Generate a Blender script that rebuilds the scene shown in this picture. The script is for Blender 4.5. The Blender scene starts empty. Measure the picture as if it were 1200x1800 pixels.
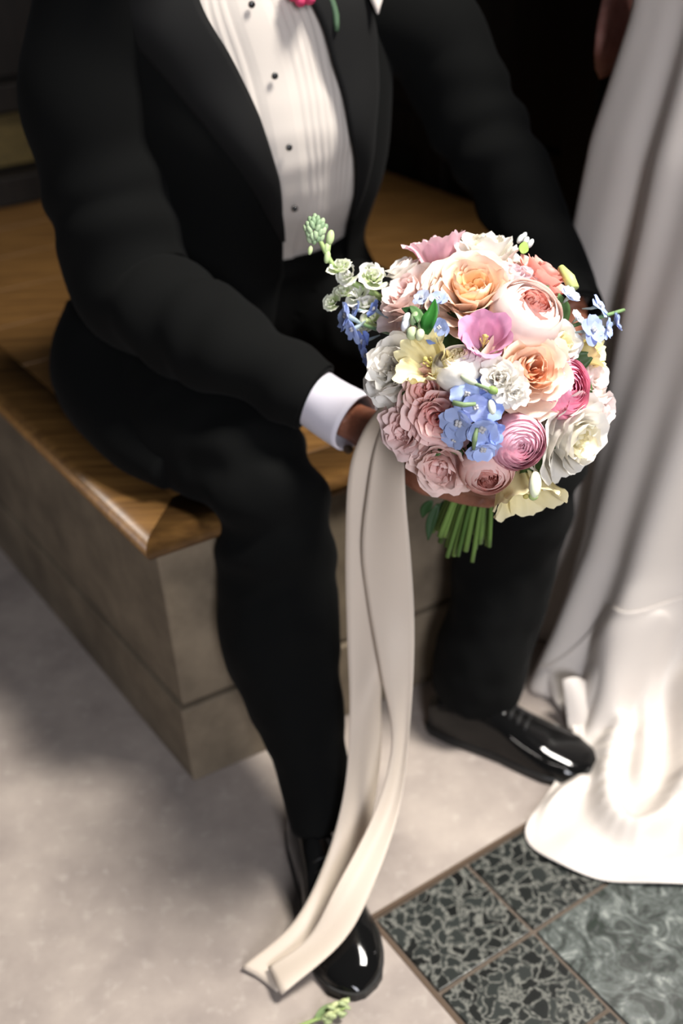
import bpy, bmesh, math, random
from mathutils import Vector, Matrix, noise
V = Vector
S = bpy.context.scene
COL = S.collection
rnd = random.Random(7)

# ------------------------------------------------------------------ camera
F = 1900.0                       # focal length in pixels of the 1200x1800 frame
PITCH, ROLL, CAMH = math.radians(35), math.radians(-3), 1.43
_f = V((0, math.cos(PITCH), -math.sin(PITCH))); _r = V((1, 0, 0)); _u = _r.cross(_f)
CR = _r*math.cos(ROLL) + _u*math.sin(ROLL)
CU = -_r*math.sin(ROLL) + _u*math.cos(ROLL)
CW = _f
CO = V((0, 0, CAMH))
cam = bpy.data.cameras.new('camera'); camo = bpy.data.objects.new('camera', cam); COL.objects.link(camo)
cam.sensor_fit = 'VERTICAL'; cam.sensor_height = 36.0; cam.lens = F/1800*36.0
camo.matrix_world = Matrix(((CR.x, CU.x, -CW.x, CO.x), (CR.y, CU.y, -CW.y, CO.y), (CR.z, CU.z, -CW.z, CO.z), (0, 0, 0, 1)))
cam.clip_start = .05; cam.clip_end = 60
cam.dof.use_dof = True; cam.dof.focus_distance = 1.17; cam.dof.aperture_fstop = 2.4
S.camera = camo

# ------------------------------------------------------------------ world, window light, exposure
w = bpy.data.worlds.new('dim_interior'); S.world = w; w.use_nodes = True
w.node_tree.nodes['Background'].inputs[0].default_value = (.80, .86, 1.0, 1)
w.node_tree.nodes['Background'].inputs[1].default_value = .05
def area(name, loc, aim, sx, sy, power, col):
    l = bpy.data.lights.new(name, 'AREA'); l.shape = 'RECTANGLE'; l.size = sx; l.size_y = sy
    l.energy = power; l.color = col
    o = bpy.data.objects.new(name, l); COL.objects.link(o)
    o.location = loc; o.rotation_euler = (V(aim)-V(loc)).to_track_quat('-Z', 'Y').to_euler()
    return o
k = area('window_light_key', (1.80, .95, 4.25), (.20, 1.12, .75), .8, 1.0, 41, (1.0, .95, .88)); k.data.spread = math.radians(56)
area('window_light_cool', (.75, -2.8, 2.3), (.1, 1.2, .7), 1.0, 1.4, 138, (.92, .93, 1.0))
vs = S.view_settings
vs.view_transform = 'Standard'; vs.look = 'None'; vs.gamma = 1; vs.use_curve_mapping = False; vs.exposure = 0.0

# ------------------------------------------------------------------ helpers
def at_d(x, y, d): return CO + (CR*((x-600)/F) - CU*((y-900)/F) + CW)*d
def at_z(x, y, z):
    r = CR*((x-600)/F) - CU*((y-900)/F) + CW
    return CO + r*((z-CAMH)/r.z)
def srgb(r, g, b):
    f = lambda c: (c/12.92 if c <= .04045 else ((c+.055)/1.055)**2.4)
    return (f(r/255), f(g/255), f(b/255))
def lerp(a, b, t): return a+(b-a)*t
def mixc(a, b, t): return tuple(lerp(p, q, t) for p, q in zip(a, b))
def sm(a, b, x):
    t = min(1, max(0, (x-a)/(b-a))) if b != a else float(x > a)
    return t*t*(3-2*t)
def interp(x, xs, ys):
    if x <= xs[0]: return ys[0]
    for i in range(len(xs)-1):
        if x <= xs[i+1]: return lerp(ys[i], ys[i+1], (x-xs[i])/(xs[i+1]-xs[i]))
    return ys[-1]
def crom(pts, n):
    """Catmull-Rom through tuples of any length -> list of n+1 tuples"""
    P = [tuple(p) for p in pts]; P = [tuple(2*a-b for a, b in zip(P[0], P[1]))]+P+[tuple(2*a-b for a, b in zip(P[-1], P[-2]))]
    m = len(P)-3; out = []
    for k in range(n+1):
        s = k/n*m; i = min(int(s), m-1); t = s-i
        a, b, c, d = P[i:i+4]
        out.append(tuple(.5*((2*b_)+(-a_+c_)*t+(2*a_-5*b_+4*c_-d_)*t*t+(-a_+3*b_-3*c_+d_)*t**3) for a_, b_, c_, d_ in zip(a, b, c, d)))
    return out
def basis(z, hint=V((0, 0, 1))):
    z = z.normalized(); x = hint.cross(z)
    if x.length < 1e-4: x = V((1, 0, 0)).cross(z)
    x.normalize(); y = z.cross(x)
    return x, y, z

class MB:
    def __init__(s): s.v = []; s.f = []; s.c = []; s.col = (1, 1, 1)
    def vert(s, p, c=None): s.v.append(tuple(p)); s.c.append(c or s.col); return len(s.v)-1
    def grid(s, rows, closed=False, cols=None):
        n = len(rows[0]); ids = []
        for j, r in enumerate(rows):
            ids.append([s.vert(p, cols[j][i] if cols else None) for i, p in enumerate(r)])
        for j in range(len(rows)-1):
            for i in range(n if closed else n-1):
                k = (i+1) % n
                s.f.append((ids[j][i], ids[j][k], ids[j+1][k], ids[j+1][i]))
        return ids
    def fan(s, ring, c):
        k = s.vert(c)
        for i in range(len(ring)): s.f.append((ring[i], ring[(i+1) % len(ring)], k))
    def tube(s, pts, rad, n=8, caps=True, fn=None):
        """pts: vectors, rad: list of radii; rotation-minimising frames; fn(j,a,point,normal)->extra offset"""
        pts = [V(p) for p in pts]; m = len(pts); rows = []; x = None
        for j in range(m):
            t = (pts[min(j+1, m-1)]-pts[max(j-1, 0)]).normalized()
            if x is None: x, y, _ = basis(t)
            else:
                x = (x-t*x.dot(t)).normalized(); y = t.cross(x)
            row = []
            for i in range(n):
                a = 2*math.pi*i/n; d = x*math.cos(a)+y*math.sin(a)
                r = rad[j] + (fn(j/(m-1), a, pts[j], d) if fn else 0)
                row.append(pts[j]+d*r)
            rows.append(row)
        ids = s.grid(rows, True)
        if caps:
            s.fan(list(reversed(ids[0])), pts[0]); s.fan(ids[-1], pts[-1])
    def ellipsoid(s, c, ax, rx, rz, nu=10, nv=7):
        x, y, z = basis(V(ax)); c = V(c); rows = []
        for j in range(1, nv):
            th = math.pi*j/nv
            rows.append([c+(x*math.cos(2*math.pi*i/nu)+y*math.sin(2*math.pi*i/nu))*rx*math.sin(th)+z*rz*math.cos(th) for i in range(nu)])
        ids = s.grid(rows, True)
        s.fan(list(reversed(ids[0])), c+z*rz); s.fan(ids[-1], c-z*rz)
    def box(s, o, ex, ey, ez, bev=0):
        """o corner; ex,ey,ez edge vectors; bevel by inset if bev"""
        b = len(s.v)
        for k in (0, 1):
            for (i, j) in ((0, 0), (1, 0), (1, 1), (0, 1)): s.vert(V(o)+ex*i+ey*j+ez*k)
        for q in ((0, 3, 2, 1), (4, 5, 6, 7), (0, 1, 5, 4), (1, 2, 6, 5), (2, 3, 7, 6), (3, 0, 4, 7)): s.f.append(tuple(b+i for i in q))
    def mesh(s, name, smooth=True):
        me = bpy.data.meshes.new(name); me.from_pydata(s.v, [], s.f)
        at = me.color_attributes.new('Col', 'FLOAT_COLOR', 'POINT')
        buf = []
        for c in s.c: buf += [c[0], c[1], c[2], 1.0]
        at.data.foreach_set('color', buf)
        if smooth: me.polygons.foreach_set('use_smooth', [True]*len(me.polygons))
        me.update(); return me
    def build(s, name, mat, parent=None, smooth=True, bevel=0, subsurf=0, solid=0):
        o = bpy.data.objects.new(name, s.mesh(name, smooth)); COL.objects.link(o)
        if mat: o.data.materials.append(mat)
        if parent: o.parent = parent
        if solid:
            m = o.modifiers.new('thick', 'SOLIDIFY'); m.thickness = solid; m.offset = 0
        if bevel:
            m = o.modifiers.new('bevel', 'BEVEL'); m.width = bevel; m.segments = 2; m.limit_method = 'ANGLE'
        if subsurf:
            m = o.modifiers.new('sub', 'SUBSURF'); m.levels = subsurf; m.render_levels = subsurf
        return o

def remeshed(mb, name, mat, parent, voxel, smooth=6, fn=None):
    """voxel-merge overlapping closed pieces into one continuous surface"""
    tmp = bpy.data.objects.new('tmp', mb.mesh('tmp')); COL.objects.link(tmp)
    m = tmp.modifiers.new('r', 'REMESH'); m.mode = 'VOXEL'; m.voxel_size = voxel
    m2 = tmp.modifiers.new('s', 'SMOOTH'); m2.iterations = smooth; m2.factor = .5
    dg = bpy.context.evaluated_depsgraph_get()
    me = bpy.data.meshes.new_from_object(tmp.evaluated_get(dg)); me.name = name
    bpy.data.objects.remove(tmp)
    if fn:
        nor = [v.normal.copy() for v in me.vertices]
        for v, n in zip(me.vertices, nor): v.co = fn(v.co, n)
    me.polygons.foreach_set('use_smooth', [True]*len(me.polygons))
    o = bpy.data.objects.new(name, me); COL.objects.link(o)
    me.materials.clear(); me.materials.append(mat); o.parent = parent
    return o

def tag(o, label=None, cat=None, group=None, kind=None):
    if label: o['label'] = label
    if cat: o['category'] = cat
    if group: o['group'] = group
    if kind: o['kind'] = kind
    return o
def empty(name, loc):
    o = bpy.data.objects.new(name, None); COL.objects.link(o); o.empty_display_size = .05
    o.location = loc
    return o
def settle(root):
    """children were modelled in world space: keep them there although the Empty stands at the thing's base"""
    inv = Matrix.Translation(-root.location)
    for c in root.children: c.matrix_parent_inverse = inv

# ------------------------------------------------------------------ materials
def mat(name, col=(1, 1, 1), rough=.6, spec=.5, **kw):
    m = bpy.data.materials.new(name); m.use_nodes = True
    b = m.node_tree.nodes['Principled BSDF']
    b.inputs['Base Color'].default_value = (*col, 1); b.inputs['Roughness'].default_value = rough
    b.inputs['Specular IOR Level'].default_value = spec
    for k, v in kw.items(): b.inputs[k].default_value = v
    return m
def N(m, t, **kw):
    n = m.node_tree.nodes.new(t)
    for k, v in kw.items():
        if k in n.inputs: n.inputs[k].default_value = v
        else: setattr(n, k, v)
    return n
def L(m, a, b): m.node_tree.links.new(a, b)
def bsdf(m): return m.node_tree.nodes['Principled BSDF']
def noise_col(m, scale, c1, c2, detail=6, stretch=None, lo=.35, hi=.65, bump=0, rough=.6):
    tc = N(m, 'ShaderNodeTexCoord'); src = tc.outputs['Object']
    if stretch:
        mp = N(m, 'ShaderNodeMapping'); mp.inputs['Scale'].default_value = stretch[0]; mp.inputs['Rotation'].default_value = stretch[1]
        L(m, src, mp.inputs['Vector']); src = mp.outputs['Vector']
    n = N(m, 'ShaderNodeTexNoise', Scale=scale, Detail=detail, Roughness=rough); L(m, src, n.inputs['Vector'])
    r = N(m, 'ShaderNodeValToRGB'); e = r.color_ramp.elements
    e[0].position = lo; e[1].position = hi; e[0].color = (*c1, 1); e[1].color = (*c2, 1)
    L(m, n.outputs['Fac'], r.inputs['Fac']); L(m, r.outputs['Color'], bsdf(m).inputs['Base Color'])
    if bump:
        b = N(m, 'ShaderNodeBump', Strength=bump, Distance=.004); L(m, n.outputs['Fac'], b.inputs['Height']); L(m, b.outputs['Normal'], bsdf(m).inputs['Normal'])
    return r, src

M = {}
# limestone floor: two scales of cloudiness and pale flecks
m = M['limestone'] = mat('limestone_floor', rough=.42, spec=.4)
r, src = noise_col(m, 5, srgb(138, 128, 122), srgb(168, 157, 148), 8, bump=.06)
n2 = N(m, 'ShaderNodeTexNoise', Scale=42, Detail=4); L(m, src, n2.inputs['Vector'])
r2 = N(m, 'ShaderNodeValToRGB'); r2.color_ramp.elements[0].position = .56; r2.color_ramp.elements[1].position = .80
r2.color_ramp.elements[1].color = (.5, .5, .5, 1)
L(m, n2.outputs['Fac'], r2.inputs['Fac'])
mx = N(m, 'ShaderNodeMix', data_type='RGBA'); mx.inputs[7].default_value = (*srgb(186, 177, 168), 1)
L(m, r2.outputs['Color'], mx.inputs[0]); L(m, r.outputs['Color'], mx.inputs[6]); L(m, mx.outputs[2], bsdf(m).inputs['Base Color'])
M['grout'] = mat('grout', srgb(92, 81, 71), .9)
# bench stone
m = M['stone'] = mat('bench_stone', rough=.75, spec=.3)
noise_col(m, 9, srgb(86, 76, 63), srgb(124, 111, 93), 10, bump=.35, lo=.3, hi=.7)
# golden seat wood
m = M['wood'] = mat('golden_wood', rough=.42, spec=.4)
noise_col(m, 7, srgb(80, 55, 27), srgb(110, 79, 41), 6, ((1, 14, 14), (0, 0, math.radians(-27))), bump=.04)
m = M['darkwood'] = mat('dark_wood', rough=.6, spec=.2)
noise_col(m, 6, srgb(16, 13, 11), srgb(26, 21, 17), 6, ((12, 12, 1), (0, 0, 0)))
m = M['olivewood'] = mat('olive_wood', rough=.6, spec=.2)
noise_col(m, 6, srgb(70, 60, 34), srgb(88, 74, 42), 6, ((1, 12, 12), (0, 0, 0)))
M['brass'] = mat('dull_brass', srgb(84, 69, 56), .6, .3, Metallic=.2)
# terrazzo: angular dark chips between pale veins
def terrazzo(name, vein, chip1, chip2, scale, edge):
    m = mat(name, rough=.3, spec=.4)
    tc = N(m, 'ShaderNodeTexCoord')
    nz = N(m, 'ShaderNodeTexNoise', Scale=scale*.55, Detail=3)
    L(m, tc.outputs['Object'], nz.inputs['Vector'])
    va = N(m, 'ShaderNodeMixRGB', blend_type='LINEAR_LIGHT'); va.inputs['Fac'].default_value = .022
    L(m, tc.outputs['Object'], va.inputs[1]); L(m, nz.outputs['Color'], va.inputs[2])
    vo = N(m, 'ShaderNodeTexVoronoi', feature='DISTANCE_TO_EDGE', Scale=scale); L(m, va.outputs[0], vo.inputs['Vector'])
    vb = N(m, 'ShaderNodeTexVoronoi', feature='DISTANCE_TO_EDGE', Scale=scale*2.3); L(m, va.outputs[0], vb.inputs['Vector'])
    vc = N(m, 'ShaderNodeTexVoronoi', feature='F1', Scale=scale); L(m, va.outputs[0], vc.inputs['Vector'])
    # per-chip vein width so that chips differ in size
    sep = N(m, 'ShaderNodeSeparateColor'); L(m, vc.outputs['Color'], sep.inputs[0])
    th = N(m, 'ShaderNodeMath', operation='MULTIPLY_ADD'); th.inputs[1].default_value = edge*2.2; th.inputs[2].default_value = edge*.5
    L(m, sep.outputs[0], th.inputs[0])
    gt = N(m, 'ShaderNodeMath', operation='SUBTRACT'); L(m, vo.outputs['Distance'], gt.inputs[0]); L(m, th.outputs[0], gt.inputs[1])
    r1 = N(m, 'ShaderNodeValToRGB'); r1.color_ramp.elements[0].position = 0; r1.color_ramp.elements[1].position = .035; L(m, gt.outputs[0], r1.inputs['Fac'])
    r2 = N(m, 'ShaderNodeValToRGB'); r2.color_ramp.elements[0].position = .04; r2.color_ramp.elements[1].position = .16
    r2.color_ramp.elements[0].color = (*vein, 1); r2.color_ramp.elements[1].color = (*mixc(vein, chip2, .8), 1); L(m, vb.outputs['Distance'], r2.inputs['Fac'])
    cc = N(m, 'ShaderNodeMix', data_type='RGBA'); cc.inputs[6].default_value = (*chip1, 1); cc.inputs[7].default_value = (*chip2, 1); L(m, sep.outputs[1], cc.inputs[0])
    mx = N(m, 'ShaderNodeMix', data_type='RGBA'); L(m, r1.outputs['Color'], mx.inputs[0]); L(m, r2.outputs['Color'], mx.inputs[6]); L(m, cc.outputs[2], mx.inputs[7])
    L(m, mx.outputs[2], bsdf(m).inputs['Base Color'])
    return m
M['terrazzo'] = terrazzo('dark_terrazzo', srgb(110, 110, 104), srgb(12, 14, 13), srgb(42, 46, 44), 50, .045)
m = M['green_marble'] = mat('green_marble', rough=.2, spec=.5)
tc = N(m, 'ShaderNodeTexCoord')
nz = N(m, 'ShaderNodeTexNoise', Scale=26, Detail=9, Roughness=.7, Distortion=1.6); L(m, tc.outputs['Object'], nz.inputs['Vector'])
rr = N(m, 'ShaderNodeValToRGB'); e = rr.color_ramp.elements
e[0].position = .33; e[0].color = (*srgb(38, 46, 40), 1); e[1].position = .66; e[1].color = (*srgb(146, 150, 145), 1)
for p, c in ((.43, srgb(52, 56, 53)), (.50, srgb(78, 83, 80)), (.57, srgb(96, 101, 98))):
    q = e.new(p); q.color = (*c, 1)
L(m, nz.outputs['Fac'], rr.inputs['Fac']); L(m, rr.outputs['Color'], bsdf(m).inputs['Base Color'])

def cloth(name, col, rough, sheen=0, weave=0, spec=.3):
    m = mat(name, col, rough, spec)
    bsdf(m).inputs['Sheen Weight'].default_value = sheen
    if weave:
        tc = N(m, 'ShaderNodeTexCoord'); n = N(m, 'ShaderNodeTexNoise', Scale=weave, Detail=3); L(m, tc.outputs['Object'], n.inputs['Vector'])
        b = N(m, 'ShaderNodeBump', Strength=.12, Distance=.001); L(m, n.outputs['Fac'], b.inputs['Height']); L(m, b.outputs['Normal'], bsdf(m).inputs['Normal'])
    return m
M['wool'] = cloth('black_wool', (.0032, .0034, .0033), .9, .008, 500, .08)
M['lapel'] = cloth('lapel_faille', (.006, .006, .006), .75, .01, 300, .15)
M['shirt'] = cloth('white_cotton', srgb(196, 188, 180), .8, .1, 260, .2)
M['cuff'] = cloth('cool_tinted_cuff_cotton', srgb(200, 196, 206), .8, .1, 260, .2)  # white cotton with the cool light's lavender mixed into its colour
M['patent'] = mat('black_patent_leather', (.004, .004, .004), .06, .32)
M['sole'] = mat('black_sole', (.008, .008, .008), .5)
M['stud'] = mat('black_stud', (.01, .01, .01), .2)
M['brown_skin'] = mat('dark_skin', srgb(118, 72, 54), .5, .4)
M['brown_skin'].node_tree.nodes['Principled BSDF'].inputs['Subsurface Weight'].default_value = .08
noise_col(M['brown_skin'], 60, srgb(112, 68, 50), srgb(130, 82, 62), 3)
M['pale_skin'] = mat('light_skin', srgb(196, 140, 128), .5, .4)
noise_col(M['pale_skin'], 50, srgb(190, 134, 122), srgb(204, 150, 138), 3)
M['nail'] = mat('finger_nail', srgb(176, 122, 104), .3)
M['hair'] = mat('dark_hair', (.012, .008, .006), .6)
def satin(name, col, rough, trans, spec=.4):
    m = mat(name, col, rough, spec); nt = m.node_tree
    out = nt.nodes['Material Output']; t = N(m, 'ShaderNodeBsdfTranslucent'); t.inputs[0].default_value = (*col, 1)
    ms = N(m, 'ShaderNodeMixShader'); ms.inputs[0].default_value = trans
    L(m, bsdf(m).outputs[0], ms.inputs[1]); L(m, t.outputs[0], ms.inputs[2]); L(m, ms.outputs[0], out.inputs[0])
    return m
M['dress'] = satin('ivory_satin', srgb(208, 200, 193), .40, .06)
M['ribbon'] = satin('ivory_ribbon', srgb(222, 208, 192), .45, .18)
# petals: pigment comes from the 'Col' attribute, fine veins from noise
def petal_mat(name, trans, rough):
    m = mat(name, rough=rough, spec=.25); out = m.node_tree.nodes['Material Output']
    a = N(m, 'ShaderNodeAttribute', attribute_name='Col')
    tc = N(m, 'ShaderNodeTexCoord'); n = N(m, 'ShaderNodeTexNoise', Scale=160, Detail=4); L(m, tc.outputs['Object'], n.inputs['Vector'])
    mx = N(m, 'ShaderNodeMixRGB', blend_type='MULTIPLY'); mx.inputs[0].default_value = .07
    L(m, a.outputs['Color'], mx.inputs[1]); L(m, n.outputs['Fac'], mx.inputs[2]); L(m, mx.outputs[0], bsdf(m).inputs['Base Color'])
    t = N(m, 'ShaderNodeBsdfTranslucent'); L(m, a.outputs['Color'], t.inputs[0])
    ms = N(m, 'ShaderNodeMixShader'); ms.inputs[0].default_value = trans
    L(m, bsdf(m).outputs[0], ms.inputs[1]); L(m, t.outputs[0], ms.inputs[2]); L(m, ms.outputs[0], out.inputs[0])
    b = N(m, 'ShaderNodeBump', Strength=.15, Distance=.001); L(m, n.outputs['Fac'], b.inputs['Height']); L(m, b.outputs['Normal'], bsdf(m).inputs['Normal'])
    return m
M['petal'] = petal_mat('petal', .24, .6)
M['green'] = petal_mat('green_stem', .06, .45)

# ================================================================== THE SETTING
T0 = V((.007, .978, 0)); TU = V((math.cos(math.radians(31)), math.sin(math.radians(31)), 0)); TV = V((math.cos(math.radians(-56)), math.sin(math.radians(-56)), 0))
def tp(u, v, z=0): return T0+TU*u+TV*v+V((0, 0, z))
# floor: limestone with an L cut away where the dark inset lies
mb = MB()
for pts in (((-5, -5), (3, -5), (3, 0), (-5, 0)), ((-5, 0), (0, 0), (0, 3.2), (-5, 3.2))):
    q = [tp(*p) for p in pts]; b = len(mb.v)
    for z in (-.03, 0):
        for p in q: mb.vert(p+V((0, 0, z)))
    mb.f += [(b+3, b+2, b+1, b), (b+4, b+5, b+6, b+7)] + [(b+i, b+(i+1) % 4, b+4+(i+1) % 4, b+4+i) for i in range(4)]
# sort winding by recalculation
floor = mb.build('floor', M['limestone'], smooth=False); tag(floor, 'pale beige limestone floor', kind='structure')
mb = MB(); mb.box(tp(0, 0, -.03), TU*3, TV*3.2, V((0, 0, .026)))
tag(mb.build('tile_bed', M['grout'], floor, smooth=False), 'brown mortar between the inset tiles')
ts = .174; gap = .007
def tile(u0, v0, su, sv, m_):
    mb = MB(); mb.box(tp(u0+gap/2, v0+gap/2, -.012), TU*(su-gap), TV*(sv-gap), V((0, 0, .0125)))
    return mb.build('tile', M[m_], floor, smooth=False, bevel=.0008)
o0 = .007
for i in range(5): tile(o0+i*ts, o0, ts, ts*.86, 'terrazzo')
for j in range(4): tile(o0, o0+ts*.86+j*ts*.86, ts, ts*.86, 'terrazzo')
for i in range(2):
    for j in range(2): tile(o0+ts+i*2*ts, o0+ts*.86+j*2*ts, 2*ts, 2*ts, 'green_marble')
for (a, b) in (((0, 0), (1.6, 0)), ((0, 0), (0, 1.6))):
    mb = MB(); d = (TU if b[0] else TV); e = (TV if b[0] else TU)
    mb.box(tp(0, 0, -.02)-e*.001, d*1.6, e*.007, V((0, 0, .0210)))
    tag(mb.build('metal_strip', M['brass'], floor, smooth=False), 'thin brown metal edging strip')

# stone bench with wooden seat
B0 = V((-.275, 1.265, 0)); bu = V((math.cos(math.radians(27)), math.sin(math.radians(27)), 0)); bv = V((math.cos(math.radians(125)), math.sin(math.radians(125)), 0))
def bp(u, v, z): return B0+bu*u+bv*v+V((0, 0, z))
bench = empty('stone_bench', B0)
tag(bench, 'stone-faced bench with a golden-brown wooden seat under the person in black', 'bench')
def prism(name, m_, parent, uv, z0, z1, bevel=.004):
    mb = MB(); n = len(uv)
    for z in (z0, z1):
        for (u, v) in uv: mb.vert(bp(u, v, z))
    mb.f.append(tuple(reversed(range(n)))); mb.f.append(tuple(range(n, 2*n)))
    for i in range(n): mb.f.append((i, (i+1) % n, n+(i+1) % n, n+i))
    return mb.build(name, M[m_], parent, smooth=False, bevel=bevel)
g = .0025
for (z0, z1, o, cuts) in ((0, .168, -.004, [-.004, .62, 1.28]), (.172, .482, .004, [.004, .86, 1.28])):
    for i in range(len(cuts)-1):
        a, b = cuts[i]+(g if i else 0), cuts[i+1]-g
        prism('stone_block', 'stone', bench, [(a if i else .2225, o), (b, o), (b, .22), (a if i else .2225, .22)], z0, z1)
    side = [o-g] + ([.95, 1.60] if o < 0 else [1.20, 1.60])
    for i in range(len(side)-1):
        prism('stone_block', 'stone', bench, [(o, side[i]+g), (.22, side[i]+g), (.22, side[i+1]-g), (o, side[i+1]-g)], z0, z1)
# wooden seat: rounded edging in front and on the side, boards inside
def bull(name, pts_uv, inward, along):
    """rounded nosing swept along an edge"""
    mb = MB(); rows = []
    for e, (u, v) in enumerate(pts_uv):
        row = []
        for k in range(11):
            a = math.pi*(k/10) - math.pi/2
            row.append(bp(u, v, .505)-(inward+along*(1-e))*(.021*math.cos(a))+V((0, 0, .021*math.sin(a))))
        row += [bp(u, v, z)+(inward+along*(1-e))*.07 for z in (.526, .484)]
        rows.append(row)
    ids = mb.grid(rows, True); mb.f.append(tuple(reversed(ids[0]))); mb.f.append(tuple(ids[-1]))
    return mb.build(name, M['wood'], bench)
bull('seat_edging', [(0, 0), (1.28, 0)], bv, bu); bull('seat_edging', [(0, 0), (0, 1.60)], bu, bv)
for i in range(8):
    v0 = .072+i*.19; v1 = v0+.187
    prism('seat_board', 'wood', bench, [(.072, v0), (1.28, v0), (1.28, v1), (.072, v1)], .484, .525, .0015)

# panelling behind: dark oak wall with recessed panels, lower rail and a pale band
wb = empty('wall_back', bp(0, 1.62, 0)); wb['kind'] = 'structure'; tag(wb, 'dark oak panelled wall behind the bench')
wdir = bu; wn = V((bu.y, -bu.x, 0))
W0 = bp(0, 1.62, 0)
def wbox(name, m_, a, b, z0, z1, d0, d1, bev=.004):
    mb = MB(); mb.box(W0+wdir*a+wn*d1+V((0, 0, z0)), wdir*(b-a), -wn*(d1-d0), V((0, 0, z1-z0)))
    return mb.build(name, M[m_], wb, smooth=False, bevel=bev)
wbox('wall_backing', 'darkwood', -3, 4.5, 0, 3.2, -.12, 0)
wbox('skirting_rail', 'darkwood', -3, 4.5, .528, .60, .0, .08)
for i in range(10):
    a = -2.6+i*.66
    wbox('wall_panel', 'olivewood' if i < 5 else 'darkwood', a, a+.56, .61, .735, .0, .022)
    wbox('wall_panel', 'darkwood', a, a+.56, .82, 1.5, .0, .022)
wbox('panel_rail', 'darkwood', -3, 4.5, .745, .81, .0, .05)
settle(wb)
settle(bench)
# dark oak partition closing the far end of the bench
part = empty('oak_partition', bp(1.32, .8, 0)); tag(part, 'tall dark oak partition at the far end of the bench behind the seated person', 'partition')
def pbox(name, v0, v1, z0, z1, u0, u1): return prism(name, 'darkwood', part, [(u0, v0), (u1, v0), (u1, v1), (u0, v1)], z0, z1, .004)
pbox('panel', .10, 1.60, .02, 1.98, 1.315, 1.335)
for v0 in (.06, .54, 1.02, 1.50): pbox('stile', v0, v0+.09, 0, 2.0, 1.295, 1.355)
for z0 in (.02, .60, 1.22, 1.91):
    for v0 in (.152, .632, 1.112): pbox('rail', v0, v0+.386, z0, z0+.09, 1.298, 1.352)
settle(part)

# ================================================================== THE SEATED MAN
man = empty('person', V((-.1, 1.5, 0)))
tag(man, 'seated person in a black tuxedo and pleated white shirt holding the bouquet', 'person')
FD = V((.35, -.937, 0)); LD = V((.937, .35, 0))
TZ = [.56, .66, .76, .88, .98, 1.075, 1.165, 1.25]
TC = [(-.119, 1.814), (-.1205, 1.794), (-.119, 1.764), (-.094, 1.707), (-.095, 1.6725), (-.108, 1.680), (-.128, 1.675), (-.146, 1.662)]
TB = [.13, .135, .13, .125, .125, .125, .115, .075]
TA = [.19, .185, .17, .175, .19, .205, .20, .09]
_tor = crom([(z, c[0], c[1], b, a) for z, c, b, a in zip(TZ, TC, TB, TA)], 70)
def torso(z, phi, off=0):
    zs = [q[0] for q in _tor]
    cx, cy, b, a = [interp(z, zs, [q[i] for q in _tor]) for i in (1, 2, 3, 4)]
    return V((cx, cy, z))+LD*(a+off)*math.sin(phi)+FD*(b+off)*math.cos(phi)

# joints
R_SH = torso(1.15, -1.45, -.03); R_EL = at_z(240, 515, .79); R_WR = at_z(552, 698, .70)
L_SH = torso(1.15, 1.45, -.03); L_EL = at_d(888, 305, 1.715); L_WR = at_z(1003, 555, .715)
R_HIP = V((-.27, 1.72, .63)); R_KN = at_z(470, 862, .545); R_AN = V((-.066, 1.10, .10))
L_HIP = V((-.04, 1.80, .63)); L_KN = at_z(925, 770, .56); L_AN = at_z(848, 1190, .09)
HAND_W = at_d(622, 742, 1.47)
GRIP = at_d(812, 798, 1.40)
ST_TOP = at_d(862, 740, 1.345); ST_END = at_d(803, 955, 1.445)
SAX = (ST_END-ST_TOP).normalized()
RARM = [R_SH+V((.03, .02, .03)), R_SH, at_d(150, 175, 1.50), at_d(190, 350, 1.565), R_EL+V((0, 0, .012)), at_z(318, 565, .77), at_z(420, 622, .745), at_z(500, 668, .718), R_WR]
LARM = [L_SH+V((-.03, .0, .03)), L_SH, at_d(752, 60, 1.66), at_d(820, 190, 1.70), at_d(888, 305, 1.715), at_d(935, 400, 1.71), at_d(975, 490, 1.69), L_WR]
# body: one continuous surface (hidden under the clothes except the right hand)
mb = MB()
def limb(ps, rs, n=12, k=10):
    q = crom([(*p, r) for p, r in zip(ps, rs)], k*(len(ps)-1))
    mb.tube([p[:3] for p in q], [p[3] for p in q], n)
limb([torso(.6, 0, -.13), torso(.76, 0, -.13), torso(.98, 0, -.13), torso(1.15, 0, -.12)], [.10, .095, .10, .09])
limb([torso(1.15, 0, -.11), V((-.15, 1.62, 1.29)), V((-.155, 1.585, 1.40))], [.08, .06, .056])
mb.ellipsoid((-.14, 1.54, 1.49), (.1, -.35, 1), .088, .125, 24, 18)
mb.ellipsoid((-.108, 1.453, 1.475), (.2, -.5, 1), .014, .026); mb.ellipsoid((-.125, 1.48, 1.415), (.2, -.5, 1), .05, .035)
for s in (-1, 1): mb.ellipsoid(V((-.142, 1.56, 1.485))+LD*s*.088, (0, 0, 1), .014, .032)
limb(RARM[1:], [.05, .048, .046, .045, .04, .036, .033, .031]); limb([R_WR, HAND_W], [.031, .027]); limb(LARM[1:], [.045, .042, .040, .038, .034, .031, .028])
limb([torso(1.13, 0, -.11), R_SH], [.07, .06]); limb([torso(1.13, 0, -.11), L_SH], [.07, .06])
limb([R_HIP, at_z(440, 822, .56)], [.07, .05]); limb([at_z(440, 822, .56), at_z(478, 895, .52), at_d(484, 1010, 1.645), at_d(492, 1130, 1.65), at_d(528, 1270, 1.65), at_d(556, 1440, 1.655)], [.05, .05, .05, .05, .04, .034])
limb([L_HIP, L_KN], [.07, .05]); limb([L_KN, at_d(893, 950, 1.77), at_d(872, 1070, 1.82), at_d(850, 1185, 1.872)], [.05, .05, .045, .036])
limb([R_HIP, torso(.62, 0, -.12), L_HIP], [.08, .08, .08])
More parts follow.
